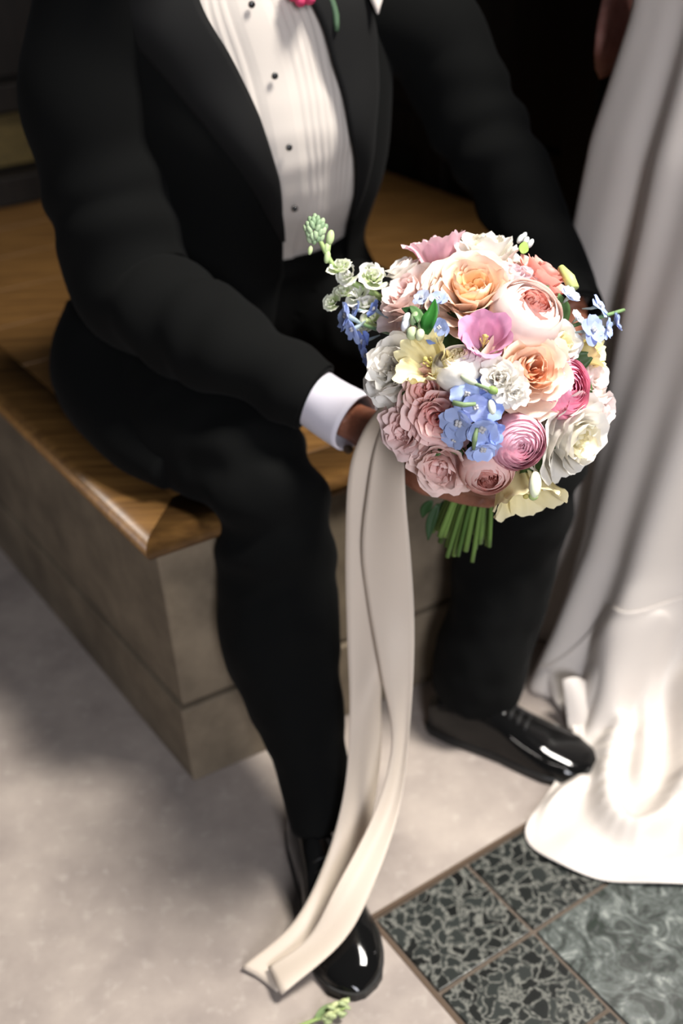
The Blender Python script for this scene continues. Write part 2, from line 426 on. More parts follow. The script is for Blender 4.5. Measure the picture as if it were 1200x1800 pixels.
# right hand: palm of four metacarpals, four fingers round the stems in front, thumb behind
GN = -CW; GN = (GN-SAX*GN.dot(SAX)).normalized(); GH = SAX.cross(GN).normalized()
if GH.dot(CR) < 0: GH = -GH
GC = ST_TOP+SAX*((GRIP-ST_TOP).dot(SAX))           # on the stem axis
def hp(h, n, s): return GC+GH*h+GN*n+SAX*s
tips = []
for i, s in enumerate((-.034, -.012, .010, .031)):
    k = (1.0, 1.06, 1.0, .86)[i]; r = (.0092, .0096, .0092, .008)[i]
    limb([HAND_W+SAX*(s*.35), hp(-.075, .016, s*.8), hp(-.050, .026, s)], [.016, .0165, .0125], 10, 8)
    limb([hp(-.050, .026, s), hp(-.012, .0395*k, s), hp(.022, .034*k, s+.001), hp(.0385*k, .008, s+.002), hp(.030, -.016*k, s+.002)], [r*1.25, r*1.12, r, r*.95, r*.75], 10, 8)
limb([HAND_W-GN*.006, hp(-.085, -.016, -.012), hp(-.045, -.034, -.028), hp(-.005, -.040, -.040), hp(.022, -.033, -.046)], [.02, .018, .0135, .0115, .0085], 10, 8)
# left hand resting on the left knee
KL = L_KN+V((.01, .02, .128))
ld = (KL-L_WR); ld.z = 0; ld.normalize(); lx = V((0, 0, 1)).cross(ld).normalized()
for i in range(4):
    o_ = lx*((i-1.5)*.021)
    limb([L_WR+o_*.4, KL+o_, KL+o_*1.1+ld*.042+V((0, 0, .004)), KL+o_*1.15+ld*.078+V((0, 0, -.010))], [.018, .015, .010, .008], 10, 8)
limb([L_WR, KL-ld*.02-lx*.045, KL+ld*.025-lx*.06+V((0, 0, -.012))], [.017, .013, .009], 10, 8)
body = remeshed(mb, 'body', M['brown_skin'], man, .004, 4)
mb = MB(); mb.ellipsoid((-.148, 1.565, 1.525), (.1, -.3, 1), .094, .105, 20, 14); mb.build('hair', M['hair'], man)

# shirt
def wr(p, s, o=0): return noise.noise((p[0]*s+o, p[1]*s-o, p[2]*s+2*o))
mb = MB(); rows = []
for j in range(71):
    z = lerp(.762, 1.25, j/70); row = []
    for i in range(141):
        ph = lerp(-1.25, 1.25, i/140); x = ph*.19
        plk = abs(x) < .017
        pleat = 0 if plk else .0026*abs(math.sin((abs(x)-.017)*math.pi/.0115))*sm(.74, .9, z)
        pl = .0035*sm(.021, .017, abs(x))
        fold = .011*wr((x*5, z*2.2, 0), 3.1, 3)*sm(1.12, .85, z)+.005*wr((x*2, z*9, 0), 3, 8)*sm(1.1, .9, z)
        fold *= sm(.74, .82, z)
        row.append(torso(z, ph, .001+pleat+pl+fold))
    rows.append(row)
mb.grid(rows); shirt = mb.build('shirt', M['shirt'], man, solid=.002)
tag(shirt, 'white pleated dress shirt')
for z in (.88, .98, 1.075, 1.165):
    c = torso(z, 0, .0135+.011*wr((0, z*2.2, 0), 3.1, 3)*sm(1.12, .85, z)); mb = MB(); mb.ellipsoid(c, FD, .0048, .003, 12, 8); tag(mb.build('shirt_stud', M['stud'], shirt), 'small black stud')
# shirt collar points and bow tie sit above the picture
mb = MB(); q = [V((-.15, 1.62, 1.275))+LD*(.068*math.sin(a))+FD*(.068*math.cos(a)) for a in [2*math.pi*i/20 for i in range(20)]]
mb.grid([[p for p in q], [p+V((0, -.005, .045)) for p in q]], True); mb.build('collar', M['shirt'], shirt, solid=.003)

# trousers: pelvis and legs merged, then creased
def tro_fold(p, n):
    a = .010*wr((p.x*1.0, p.y*1.0, p.z*.45), 9, 1) + .004*wr(p, 24, 5)
    d = min((p-R_KN).length, (p-L_KN).length)
    a += .008*sm(.2, .05, d)*math.sin(58*(p.z+.6*p.y)+4*wr(p, 6))
    return p+n*a
mb = MB()
rows = [[torso(z, 2*math.pi*i/40, .012) for i in range(40)] for z in (.555, .6, .66, .72, .765, .785)]
ids = mb.grid(rows, True); mb.f.append(tuple(reversed(ids[0]))); mb.f.append(tuple(ids[-1]))
def leg(pts):
    q = crom(pts, 12*(len(pts)-1)); mb.tube([p[:3] for p in q], [p[3] for p in q], 28)
leg([(*(R_HIP+V((-.02, .03, -.005))), .115), (*at_z(335, 735, .60), .098), (*at_z(440, 815, .575), .090), (*at_z(478, 895, .52), .086), (*at_d(484, 1010, 1.645), .087), (*at_d(492, 1130, 1.65), .086), (*at_d(528, 1270, 1.65), .068), (*at_d(548, 1360, 1.655), .054), (*at_d(556, 1430, 1.66), .049), (*at_d(562, 1462, 1.66), .046)])
leg([(*L_HIP, .115), (*(L_HIP*.5+L_KN*.5+V((0, 0, .02))), .10), (*at_z(905, 745, .575), .09), (*at_z(930, 815, .52), .088), (*at_d(893, 950, 1.77), .085), (*at_d(872, 1070, 1.82), .079), (*at_d(848, 1150, 1.86), .083), (*at_d(838, 1200, 1.885), .080), (*at_d(830, 1222, 1.90), .074)])
limb([R_HIP+V((-.03, .04, -.02)), torso(.62, 0, -.11), L_HIP], [.10, .115, .11])
trousers = remeshed(mb, 'trousers', M['wool'], man, .007, 7, tro_fold); tag(trousers, 'black wool trousers')

# jacket: open shell round the torso, sleeves, skirts falling on the bench
JZ = [.60, .70, .76, .82, .88, .94, .98, 1.03, 1.075, 1.12, 1.165, 1.25]
JR = [-.26, -.12, -.035, -.08, -.135, -.135, -.155, -.18, -.22, -.255, -.315, -.42]
JL = [.62, .62, .66, .61, .59, .55, .5, .465, .415, .405, .38, .42]
def joff(z, ph): return .016+.030*sm(.78, .60, z)+.010*sm(.5, .05, abs(ph))*sm(.70, .8, z)
mb = MB(); rows = []
for j in range(66):
    z = lerp(.60, 1.25, j/65); a0 = interp(z, JZ, JR); a1 = interp(z, JZ, JL); row = []
    for i in range(97):
        ph = lerp(a1, 2*math.pi+a0, i/96)
        pp = ph if ph < math.pi else ph-2*math.pi
        p = torso(z, ph, joff(z, pp))
        d = (p-torso(z, ph, -.05)).normalized()
        row.append(p+d*(.012*wr((p.x, p.y, p.z*.6), 7, 2)*sm(.0, .25, min(ph-a1, 2*math.pi+a0-ph))))
    rows.append(row)
mb.grid(rows)
def sleeve(pts, k, seed, bend):
    q = crom(pts, k); P_ = [V(p[:3]) for p in q]; R_ = [p[3] for p in q]
    def fn(t, a, p, d):
        e = math.exp(-((t-bend)/.17)**2)
        return (.0060 if seed < 2 else .004)*e*math.sin(t*58+2.6*math.sin(a+seed)+5*wr(p, 6, seed)) + .007*wr((p.x, p.y, p.z), 13, seed) + .004*math.sin(t*30+a*2+seed)*sm(.3, .6, t)*sm(1, .85, t)
    mb.tube(P_, R_, 40, False, fn)
    # sleeve end folded in
    t = (P_[-1]-P_[-2]).normalized(); x, y, _ = basis(t)
    rows = [[P_[-1]+(x*math.cos(2*math.pi*i/30)+y*math.sin(2*math.pi*i/30))*R_[-1]*f+t*dz for i in range(30)] for f, dz in ((1.0, 0), (.90, .002), (.86, -.03))]
    mb.grid(rows, True)
sleeve([(*p, r) for p, r in zip(RARM, [.070, .092, .088, .086, .087, .077, .064, .053, .047])], 110, 1.3, .52)
sleeve([(*p, r) for p, r in zip(LARM, [.070, .088, .078, .072, .068, .060, .053, .048])], 100, 4.1, .5)
jacket = mb.build('jacket', M['wool'], man, solid=.003); tag(jacket, 'black tuxedo jacket worn open')
# jacket tail lying on the bench beside the right hip
mb = MB(); limb([at_z(205, 560, .68), at_z(185, 655, .62), at_z(235, 760, .585), at_z(300, 830, .57)], [.085, .088, .06, .03], 20, 10)
tag(mb.build('jacket_tail', M['wool'], jacket), 'black jacket tail on the seat')
# lapels
LZ = [.83, .88, .98, 1.075, 1.165, 1.25]; LW = [.006, .022, .056, .088, .115, .10]
for sd, edge in ((-1, JR), (1, JL)):
    mb = MB(); rows = []
    for j in range(41):
        z = lerp(.83, 1.25, j/40); e = interp(z, JZ, edge); wdt = interp(z, LZ, LW)
        row = []
        for i in range(13):
            u = i/12; ph = e+sd*(u*wdt/.19-.012)
            row.append(torso(z, ph, joff(z, ph)+.004+.009*math.sin(math.pi*min(1, u*1.0))*sm(0, .05, wdt)))
        rows.append(row)
    mb.grid(rows); tag(mb.build('lapel', M['lapel'], jacket, solid=.003), 'black faille lapel')
# white pocket square at the left breast
mb = MB(); c = at_d(660, -6, 1.50)
mb.grid([[c+CR*(x*.011)+CU*(y*.012+.012)+CW*(.004*math.sin(x*3)+.002*y) for x in (-1, -.5, 0, .5, 1)] for y in (-1.9+0, -.8, .2, 1)])
for k in range(5): mb.v[k] = tuple(c+CR*(.002+.002*k/4)+CU*(-.024))
tag(mb.build('pocket_square', M['shirt'], jacket, solid=.002), 'white folded pocket square')
# shirt cuff on the right wrist
mb = MB(); q = [lerp(R_WR+(HAND_W-R_WR)*-.25, HAND_W, t/10) for t in range(11)]
wx = (HAND_W-R_WR).normalized()
cx_, cy_, _ = basis(wx); rows = []
for k in range(13):
    t = k/12; c = R_WR-wx*.03+wx*(t*(.03+(HAND_W-R_WR).length+.004))
    rows.append([c+(cx_*math.cos(a)+cy_*math.sin(a))*(lerp(.0385, .0415, t)+.0015*math.sin(3*a+t*4)) for a in [2*math.pi*i/36 for i in range(36)]])
mb.grid(rows, True); tag(mb.build('shirt_cuff', M['cuff'], man, solid=.003), 'white shirt cuff')
mb = MB(); mb.ellipsoid(at_d(612, 790, 1.478), GN, .007, .004, 12, 8); mb.build('cufflink', M['brass'], man)

# patent shoes
def shoe(heel, toe, name_label):
    d = (toe-heel); ln = d.length; d.normalize(); sx = V((0, 0, 1)).cross(d)
    SW = [(0, .020), (.04, .029), (.15, .034), (.3, .035), (.45, .037), (.6, .044), (.74, .0485), (.85, .044), (.93, .034), (.975, .021), (1.0, .006)]
    SH = [(0, .066), (.05, .086), (.2, .104), (.33, .104), (.45, .092), (.58, .070), (.7, .053), (.82, .043), (.92, .034), (.97, .026), (1.0, .018)]
    W_ = lambda t: interp(t, [p[0] for p in SW], [p[1] for p in SW]); H_ = lambda t: interp(t, [p[0] for p in SH], [p[1] for p in SH])
    def sweep(z0f, hw, top):
        rows = []
        for k in range(41):
            t = k/40; row = []; wd = W_(t)*hw*1.1; h = top(t)
            for i in range(25):
                a = math.pi*i/24; ca, sa = math.cos(a), math.sin(a)
                row.append(heel+d*(t*ln)+sx*(wd*math.copysign(abs(ca)**.75, ca))+V((0, 0, z0f+(h-z0f)*sa**.8)))
            rows.append(row)
        return rows
    b = MB(); ids = b.grid(sweep(.012, 1.0, H_)); b.f.append(tuple(ids[0])); 
    up = b.build('shoe', M['patent'], man, subsurf=1); tag(up, name_label)
    b = MB(); rows = []
    for z in (.0, .012, .015):
        f = 1.18 if z < .014 else 1.12
        rows.append([heel+d*(t*ln*1.0+(.004 if t > .9 else (-.004 if t < .05 else 0)))+sx*(s*W_(t)*f)+V((0, 0, z)) for s, t in [(1, k/30) for k in range(31)]+[(-1, 1-k/30) for k in range(31)]])
    ids = b.grid(rows, True); b.f.append(tuple(reversed(ids[0]))); b.f.append(tuple(ids[-1]))
    tag(b.build('sole', M['sole'], up, smooth=False), 'black sole')
    b = MB()   # apron seam over the toe
    q = [heel+d*(t*ln)+sx*(s*W_(t)*.88)+V((0, 0, .012+(H_(t)-.012)*.70)) for s, t in [(1, .5+k*.04) for k in range(10)]+[(s_, .88+.03*math.cos(s_*1.5)) for s_ in (.7, .35, 0, -.35, -.7)]+[(-1, .86-k*.04) for k in range(10)]]
    q = [V(p) for p in crom(q, 60)]
    b.tube(q, [.0016]*61, 6); b.build('seam', M['patent'], up)
    for k in range(4):
        t = .44+k*.045; b = MB()
        q = [heel+d*(t*ln)+sx*(s*W_(t)*.42)+V((0, 0, H_(t)-.001+.003-.006*s*s)) for s in (-1, -.5, 0, .5, 1)]
        b.tube(q, [.0018]*5, 6); b.build('lace', M['sole'], up)
shoe(V((-.088, 1.15, 0)), V((-.010, .852, 0)), 'right black patent shoe')
shoe(at_z(760, 1268, 0), at_z(1052, 1362, 0), 'left black patent shoe')
settle(man)

# boutonniere on the left lapel
bt = empty('boutonniere', at_d(545, -25, 1.45)); tag(bt, 'small pink boutonniere with green stem pinned to the tuxedo lapel', 'boutonniere')
mb = MB(); mb.col = srgb(206, 70, 110)
for k in range(7):
    a = k*2*math.pi/7; mb.ellipsoid(at_d(532, -16, 1.435)+CR*(.012*math.cos(a))+CU*(.012*math.sin(a)), CR*math.cos(a)+CU*math.sin(a)-CW, .009, .013, 10, 7)
mb.build('blossom', M['petal'], bt)
mb = MB(); mb.col = srgb(74, 98, 74); q = crom([tuple(at_d(536, -16, 1.445)), tuple(at_d(572, -12, 1.462)), tuple(at_d(588, 18, 1.472)), tuple(at_d(592, 55, 1.478))], 8); mb.tube(q, [.003, .004, .005, .0055, .0055, .005, .005, .0045, .003], 8)
mb.build('stem', M['green'], bt); settle(bt)

# ================================================================== THE STANDING BRIDE
bride = empty('person', V((.66, 1.60, 0)))
tag(bride, 'standing person in an ivory satin gown with a train pooled on the floor', 'person')
mb = MB()
limb([V((.66, 1.62, .1)), V((.66, 1.62, .55)), V((.66, 1.62, .95)), V((.655, 1.62, 1.12)), V((.655, 1.61, 1.38))], [.05, .08, .13, .10, .12])
limb([V((.655, 1.61, 1.38)), V((.655, 1.61, 1.50)), V((.655, 1.60, 1.58))], [.10, .05, .048])
mb.ellipsoid((.65, 1.59, 1.67), (0, -.1, 1), .078, .115, 20, 14); mb.ellipsoid((.64, 1.515, 1.655), (0, -.2, 1), .012, .022)
# her right arm hanging beside the skirt, hand by the hip
h0 = at_d(1122, -210, 1.67); h1 = at_d(1094, -40, 1.67); h2 = at_d(1078, 40, 1.67)
limb([V((.52, 1.62, 1.42)), lerp(V((.52, 1.62, 1.42)), h0, .6), h0], [.05, .042, .036]); limb([h0, h1], [.034, .026])
for i in range(4):
    o_ = CR*((i-1.5)*.011)+CW*((i-1.5)*.012)
    limb([h1+o_*.5, h2+o_, at_d(1068, 92, 1.67)+o_, at_d(1062-2*i, 138-8*abs(i-1), 1.725)+o_*.8], [.017, .0125, .0095, .0065], 10, 8)
limb([h1, at_d(1068, 20, 1.67), at_d(1056, 70, 1.67), at_d(1054, 105, 1.67)], [.016, .013, .010, .007], 10, 8)
limb([V((.655, 1.61, 1.40)), V((.82, 1.64, 1.40)), V((.90, 1.80, 1.10)), V((.86, 1.66, .95))], [.08, .05, .038, .028])
remeshed(mb, 'body', M['pale_skin'], bride, .005, 3)
mb = MB(); mb.ellipsoid((.65, 1.615, 1.70), (0, .1, 1), .086, .105, 20, 14); mb.build('hair', M['hair'], bride)
# gown: skirt with soft vertical folds
def skirt_pt(z, a):
    cx = interp(z, [0, .3, .75, 1.15, 1.42], [.675, .68, .66, .65, .66]); cy = interp(z, [0, .3, 1.42], [1.55, 1.58, 1.62])
    r = interp(z, [0, .12, .3, .75, .95, 1.12, 1.3, 1.42], [.345, .315, .285, .255, .238, .200, .185, .16])
    k = sm(1.2, .15, z)
    tw = a + .42*(1.1-z)
    f = .036*math.sin(6*tw+1.4)+.020*math.sin(11*tw+2.6+1.2*z)+.008*math.sin(19*tw+.4-2*z)
    f += .012*wr((math.cos(a)*1.5, math.sin(a)*1.5, z*.8), 2.1, 4)
    return V((cx+math.cos(a)*(r+f*(.25+.95*k)), cy+math.sin(a)*(r+f*(.25+.95*k))*(lerp(.62, .9, sm(.3, .9, z)) if math.sin(a) > 0 else lerp(.78, .95, sm(.3, .9, z))), z))
mb = MB()
mb.grid([[skirt_pt(lerp(.004, 1.42, (j/80)**1.1), 2*math.pi*i/240) for i in range(240)] for j in range(81)], True)
dress = mb.build('gown', M['dress'], bride, solid=.002); tag(dress, 'ivory satin gown with long folds')
# train: cloth pooled over the floor towards the camera
outer = [(1050, 1292, .004), (1000, 1378, .006), (945, 1425, .004), (922, 1468, .004), (955, 1508, .004), (1035, 1543, .004), (1130, 1556, .004), (1240, 1556, .004), (1400, 1545, .004)]
NI = 120
ci = [tuple(skirt_pt(lerp(.06, .24, sm(0, .25, i/NI)), lerp(-2.72, -1.0, i/NI))+V((-.003, -.004, 0))) for i in range(NI+1)]; co_ = crom([tuple(at_z(*p)) for p in outer], NI)
ridges = [(crom([tuple(at_z(x, y, .02)) for x, y in pth], 16), hh, ww) for pth, hh, ww in (
    ([(1088, 1285), (1064, 1360), (1070, 1425), (1110, 1458), (1165, 1442), (1198, 1385)], .040, .022),
    ([(1200, 1260), (1215, 1380), (1230, 1470)], .035, .024), ([(1020, 1372), (968, 1412), (944, 1468)], .020, .014),
    ([(1000, 1480), (1080, 1508), (1160, 1512), (1260, 1500)], .016, .016), ([(1130, 1240), (1135, 1300), (1128, 1370)], .03, .02))]
mb = MB(); rows = []
for j in range(56):
    t = j/55; row = []
    for i in range(NI+1):
        s = i/NI; a, b = V(ci[i]), V(co_[i])
        p = lerp(a, b, t**1.6)
        drop = (1-sm(-.2, .50, t))/(1-sm(-.2, .50, 0))
        bell = sm(0, .12, t)*sm(1, .80, t)
        p.z = a.z*drop + .016*math.sin(24*s+3*t)*drop*bell + .006*bell*(1+wr((s*5, t*3, .3), 2.4, 7))
        for path, hh, ww in ridges:
            d = min((V((p.x-q[0], p.y-q[1], 0))).length for q in path)
            p.z += hh*math.exp(-(d/ww)**2)*bell
        p.z += .0045+.003*sm(.85, 1, t)*(1+math.sin(26*s))
        sw = .018*math.sin(20*s+4*t)*drop*bell
        row.append(p+V((sw, 0, 0)))
    rows.append(row)
mb.grid(rows); tag(mb.build('train', M['dress'], dress, solid=.002, subsurf=1), 'bright ivory satin train pooled on the floor')
# a narrow turned-up fold of the hem by the man's shoe
mb = MB(); rows = []
for j in range(13):
    t = j/12; a = at_z(988+10*t, 1195+88*t, .085*(1-t)+.004); b = at_z(1034+4*t, 1200+85*t, .07*(1-t)+.004)
    rows.append([lerp(a, b, i/8)+V((0, 0, .018*math.sin(math.pi*i/8)*math.sin(math.pi*(t*.8+.2)))) for i in range(9)])
mb.grid(rows); tag(mb.build('hem_fold', M['dress'], dress, solid=.002, subsurf=1), 'turned-up fold of the hem')
settle(bride)

# ================================================================== THE BOUQUET
BD = 1.275; BC = at_d(868, 655, BD); RB = .158
bouquet = empty('bouquet', ST_END)
tag(bouquet, 'round bridal bouquet of roses, ranunculus and blue delphinium held before the black tuxedo', 'bouquet')
def dome(x, y, lift=0, flat=.86):
    """point on the domed face of the bouquet seen at pixel x,y, and the outward axis there"""
    ox = (x-868)/F*BD; oy = -(y-655)/F*BD
    q = math.hypot(ox, oy*.93)/RB
    h = math.sqrt(max(0, 1-min(q, .985)**2))*RB*flat
    d = (CR*ox+CU*oy-CW*h)
    c = at_d(x, y, BD-h-lift)
    n = (CR*ox*.95+CU*oy*.85-CW*(h+.045)).normalized()
    return c, n
counts = {'petal': 0}
def frame(n, roll):
    x, y, z = basis(n, CU if abs(n.dot(CU)) < .95 else CR)
    return x*math.cos(roll)+y*math.sin(roll), y*math.cos(roll)-x*math.sin(roll), z
def petal_grid(mb, O, fr, phi0, dphi, prof, nu, nv, ruf, rfreq, seed, cfun, spiral=.04, tip=.22, R=1, sh=(0, 0)):
    """patch of a surface of revolution round the bloom axis with rounded, ruffled rim"""
    X, Y, Z = fr; rows = []; cols = []
    for j in range(nv+1):
        v = j/nv; row = []; cr = []
        for i in range(nu+1):
            u = -1+2*i/nu
            vv = v*(1-tip*abs(u)**2.6)
            q = vv*(len(prof)-1); k = min(int(q), len(prof)-2); t = q-k
            rho, z = lerp(prof[k][0], prof[k+1][0], t), lerp(prof[k][1], prof[k+1][1], t)
            wdt = .55+.45*sm(0, .55, vv)
            a = phi0+u*dphi*wdt
            e = vv**2.5
            n1 = noise.noise((u*rfreq+seed*3.1, seed*1.7, v*1.5)); n2 = noise.noise((u*rfreq*1.3-seed, seed*2.3+5, v*1.2))
            rho2 = rho+R*(spiral*u+ruf*e*n1); z2 = z+R*ruf*.8*e*n2
            row.append(O+X*(rho2*math.cos(a)+sh[0]*e)+Y*(rho2*math.sin(a)+sh[1]*e)+Z*z2)
            cr.append(cfun(vv, u))
        rows.append(row); cols.append(cr)
    mb.grid(rows, False, cols)
def smooth_prof(pts, n=8): return crom(pts, n)
def jit(c, k, rg):
    f = 1+rg.uniform(-k, k); return tuple(min(.97, max(0, x*f)) for x in c)

def bloom(name, label, x, y, rpx, inner, outer, seed, kind='garden', tilt=(0, 0), lift=0, layers=8, closed=0.0, ruf=.06, edge=None, depth=1.0, cup=1.0, heart=None):
    rg = random.Random(seed); O, n = dome(x, y, lift)
    n = (n+CR*tilt[0]+CU*tilt[1]).normalized()
    R = {'bell': 1.05, 'globe': 1.07, 'ranunculus': 1.0}.get(kind, 1.17)*rpx/F*(O-CO).dot(CW); fr = frame(n, rg.uniform(0, 6.28))
    O = O-n*R*.45*depth
    lt = lambda c, k=.13: mixc(c, (.97, .95, .93), k)
    inner, outer = lt(inner), lt(outer); heart = heart and lt(heart, .12)
    edge = edge or mixc(outer, (.97, .95, .93), .4)
    core = MB(); outs = []
    def colf(k, c0):
        def f(v, u):
            c = mixc(c0, edge, .55*v**5)
            return mixc(mixc(c, inner, .25), c, sm(0, .5, v))
        return f
    if kind == 'garden':
        layers = max(5, layers-1)
        for k in range(layers):
            q = (k+.6)/(layers-.4)                 # 0 heart -> 1 outermost
            rim = R*(.07+.83*q**1.05)
            zt = R*(.40+.16*math.sin(math.pi*q*.9)-.62*max(0, q-.5)**1.4*2.0)*depth*cup
            fl = lerp(.92, 1.24, sm(.2, 1, q))-closed*.2*q
            prof = smooth_prof([(rim*.2, -R*.5), (rim*.50, -R*.22), (rim*.80, zt-R*.28), (rim*.97, zt-R*.09), (rim*fl, zt)])
            npet = [3, 4, 5, 5, 6, 6, 7, 7][min(k, 7)] if k < layers-1 else 6
            c0 = mixc(heart or inner, mixc(inner, outer, sm(.12, .65, q)), sm(0, .3, q)); off = rg.uniform(0, 6.28)
            for i in range(npet):
                c1 = jit(c0, .035, rg); ph = off+2*math.pi*i/npet+rg.uniform(-.28, .28)
                dp = math.pi/npet*rg.uniform(1.2, 1.75)
                sc = rg.uniform(.88, 1.10); zz = rg.uniform(-.09, .09)*R
                pr = [(a*lerp(1, sc, t/8), b_+zz*t/8) for t, (a, b_) in enumerate(prof)]
                sh = (rg.uniform(-.07, .07)*R, rg.uniform(-.07, .07)*R)
                if k == layers-1:
                    m2 = MB(); petal_grid(m2, O, fr, ph, dp, pr, 14, 10, ruf*1.5, 2.6, seed+i*7+k, colf(q, c1), .06, .26, R, sh); outs.append(m2)
                else:
                    petal_grid(core, O, fr, ph, dp, pr, 10, 8, ruf*lerp(1.2, 1.5, q), 2.0, seed+i*5+k*3, colf(q, c1), .08*rg.choice((-1, 1)), .24, R, sh)
    elif kind == 'ranunculus':
        K = layers
        for k in range(K):
            q = k/(K-1); rs = R*(.30+.70*q**.8); th0 = lerp(.10, 1.18, q**.85)
            Oz = R*.12*(1-q)
            prof = smooth_prof([(rs*math.sin(t_), rs*math.cos(t_)+Oz) for t_ in (2.4, 1.9, 1.45, lerp(1.45, th0, .6), th0)])
            npet = 4 if k < 3 else 5; off = rg.uniform(0, 6.28)
            c0 = mixc(inner, outer, q)
            for i in range(npet):
                c1 = jit(c0, .06, rg); ph = off+2*math.pi*i/npet+rg.uniform(-.12, .12); dp = math.pi/npet*1.45
                if k == K-1:
                    m2 = MB(); petal_grid(m2, O, fr, ph, dp, prof, 14, 10, ruf, 2.2, seed+i+k*9, colf(q, c1), .03, .22, R); outs.append(m2)
                else: petal_grid(core, O, fr, ph, dp, prof, 12, 8, ruf, 2.0, seed+i+k*9, colf(q, c1), .035, .16, R)
        core.col = heart or inner; core.ellipsoid(O+n*R*.30, n, R*.16, R*.12)
    elif kind == 'globe':                       # big smooth outer petals closing over a folded heart
        for k in range(6):
            q = (k+.5)/6; rim = R*.50*q; prof = smooth_prof([(rim*.3, -R*.2), (rim*.9, R*.1), (rim*1.1, R*.42), (rim*.9, R*.66)])
            off = rg.uniform(0, 6.28)
            for i in range(5): petal_grid(core, O, fr, off+i*1.257, .85, prof, 8, 6, .09, 2.6, seed+i+k*4, (lambda v, u, c=jit(heart or inner, .08, rg): mixc(c, edge, .4*v**4)), .06, .15, R)
        for k in range(3):
            q = k/2; rs = R*lerp(.80, 1.0, q); th0 = lerp(.50, .95, q) - closed
            prof = smooth_prof([(rs*math.sin(t_), rs*math.cos(t_)*.92) for t_ in (2.5, 2.0, 1.5, lerp(1.5, th0, .55), th0)])
            off = rg.uniform(0, 6.28); npet = (4, 5, 5)[k]
            for i in range(npet):
                c1 = jit(mixc(inner, outer, .3+.7*q), .03, rg); ph = off+2*math.pi*i/npet; dp = math.pi/npet*1.5
                if k == 2:
                    m2 = MB(); petal_grid(m2, O, fr, ph, dp, prof, 14, 10, ruf, 2.0, seed+i+k*9, colf(q, c1), .03, .2, R); outs.append(m2)
                else: petal_grid(core, O, fr, ph, dp, prof, 12, 9, ruf, 2.0, seed+i+k*9, colf(q, c1), .03, .16, R)
    elif kind == 'bell':                        # lisianthus: overlapping flared petals and a pistil
        off = rg.uniform(0, 6.28)
        for i in range(6):
            prof = smooth_prof([(R*.10, -R*1.0), (R*.42, -R*.62), (R*.66, -R*.1), (R*.80, R*.35), (R*(1.02+.10*(i % 2)), R*.62)])
            m2 = MB(); petal_grid(m2, O, fr, off+i*1.047, .80, prof, 18, 12, ruf*1.6, 3.4, seed+i*3, colf(1, jit(outer, .04, rg)), .10, .26, R); outs.append(m2)
        core.col = heart or srgb(206, 196, 120)
        core.tube([O-n*R*.6, O-n*R*.1, O+n*R*.28], [R*.05, R*.045, R*.04], 8); core.ellipsoid(O+n*R*.32, n, R*.09, R*.08)
        for i in range(5):
            a = i*1.257; d = fr[0]*math.cos(a)+fr[1]*math.sin(a); core.tube([O-n*R*.5, O+d*R*.16+n*R*.05], [R*.02, R*.02], 6); core.ellipsoid(O+d*R*.17+n*R*.08, n, R*.035, R*.07)
        core.col = srgb(150, 168, 110); core.tube([O-n*R*1.35, O-n*R*.85], [R*.08, R*.14], 8)
    o = core.build(name, M['petal'], bouquet); tag(o, label)
    for m2 in outs:
        m2.build('petal', M['petal'], o); counts['petal'] += 1
    return o

C = dict(white=srgb(244, 240, 232), cream=srgb(242, 229, 168), peach=srgb(251, 216, 188), gold=srgb(246, 190, 108), apricot=srgb(248, 180, 132), blush=srgb(246, 220, 212),
         dusty=srgb(252, 206, 200), rose=srgb(246, 176, 168), coral=srgb(240, 148, 126), salmon=srgb(244, 168, 152), pink=srgb(234, 160, 184), hot=srgb(246, 136, 176), mauve=srgb(218, 146, 188), lilac=srgb(236, 216, 224), ltpink=srgb(240, 178, 196), wine=srgb(170, 50, 84))
bloom('garden_rose', 'large peach garden rose with a golden heart', 828, 497, 76, C['gold'], C['peach'], 11, layers=10, ruf=.07, heart=srgb(238, 176, 88), lift=.006, depth=.85)
bloom('garden_rose', 'peach garden rose with an apricot heart', 942, 650, 68, C['apricot'], C['peach'], 12, layers=9, ruf=.075, lift=.010, heart=srgb(240, 160, 104), tilt=(-.05, .0))
bloom('cupped_rose', 'blush globe rose with coral heart', 937, 537, 63, C['blush'], C['blush'], 13, 'globe', heart=C['coral'], tilt=(.12, .12), lift=.012, ruf=.03)
bloom('garden_rose', 'blush pink rose beside the green sprig', 706, 508, 58, C['dusty'], C['blush'], 14, layers=8, tilt=(-.1, .15), ruf=.09)
bloom('garden_rose', 'white rose at the upper left edge', 704, 466, 38, C['blush'], C['white'], 15, layers=6, tilt=(-.2, .5), lift=-.012)
bloom('lisianthus', 'frilled pink lisianthus at the top', 766, 426, 46, C['ltpink'], C['ltpink'], 16, 'bell', tilt=(-.1, 1.2), ruf=.17, lift=-.012)
bloom('garden_rose', 'white ruffled rose at the top edge', 858, 424, 58, srgb(244, 236, 206), C['white'], 17, layers=7, tilt=(.05, .5), ruf=.13, lift=-.018)
bloom('garden_rose', 'salmon rose at the upper right edge', 962, 474, 52, C['coral'], C['salmon'], 18, layers=7, tilt=(.5, .5), ruf=.06, lift=-.012)
bloom('garden_rose', 'pale lilac rose behind the globe rose', 908, 478, 40, C['lilac'], C['lilac'], 19, layers=5, tilt=(.1, .3), ruf=.05, lift=-.008)
bloom('lisianthus', 'open mauve lisianthus bell with pale pistil', 853, 588, 43, srgb(176, 110, 150), C['mauve'], 20, 'bell', tilt=(.02, .12), ruf=.07, lift=.020, edge=srgb(228, 160, 198))
bloom('garden_rose', 'white ruffled rose at the left edge', 684, 642, 62, srgb(248, 242, 230), srgb(250, 246, 238), 21, layers=8, tilt=(-.02, .12), ruf=.14)
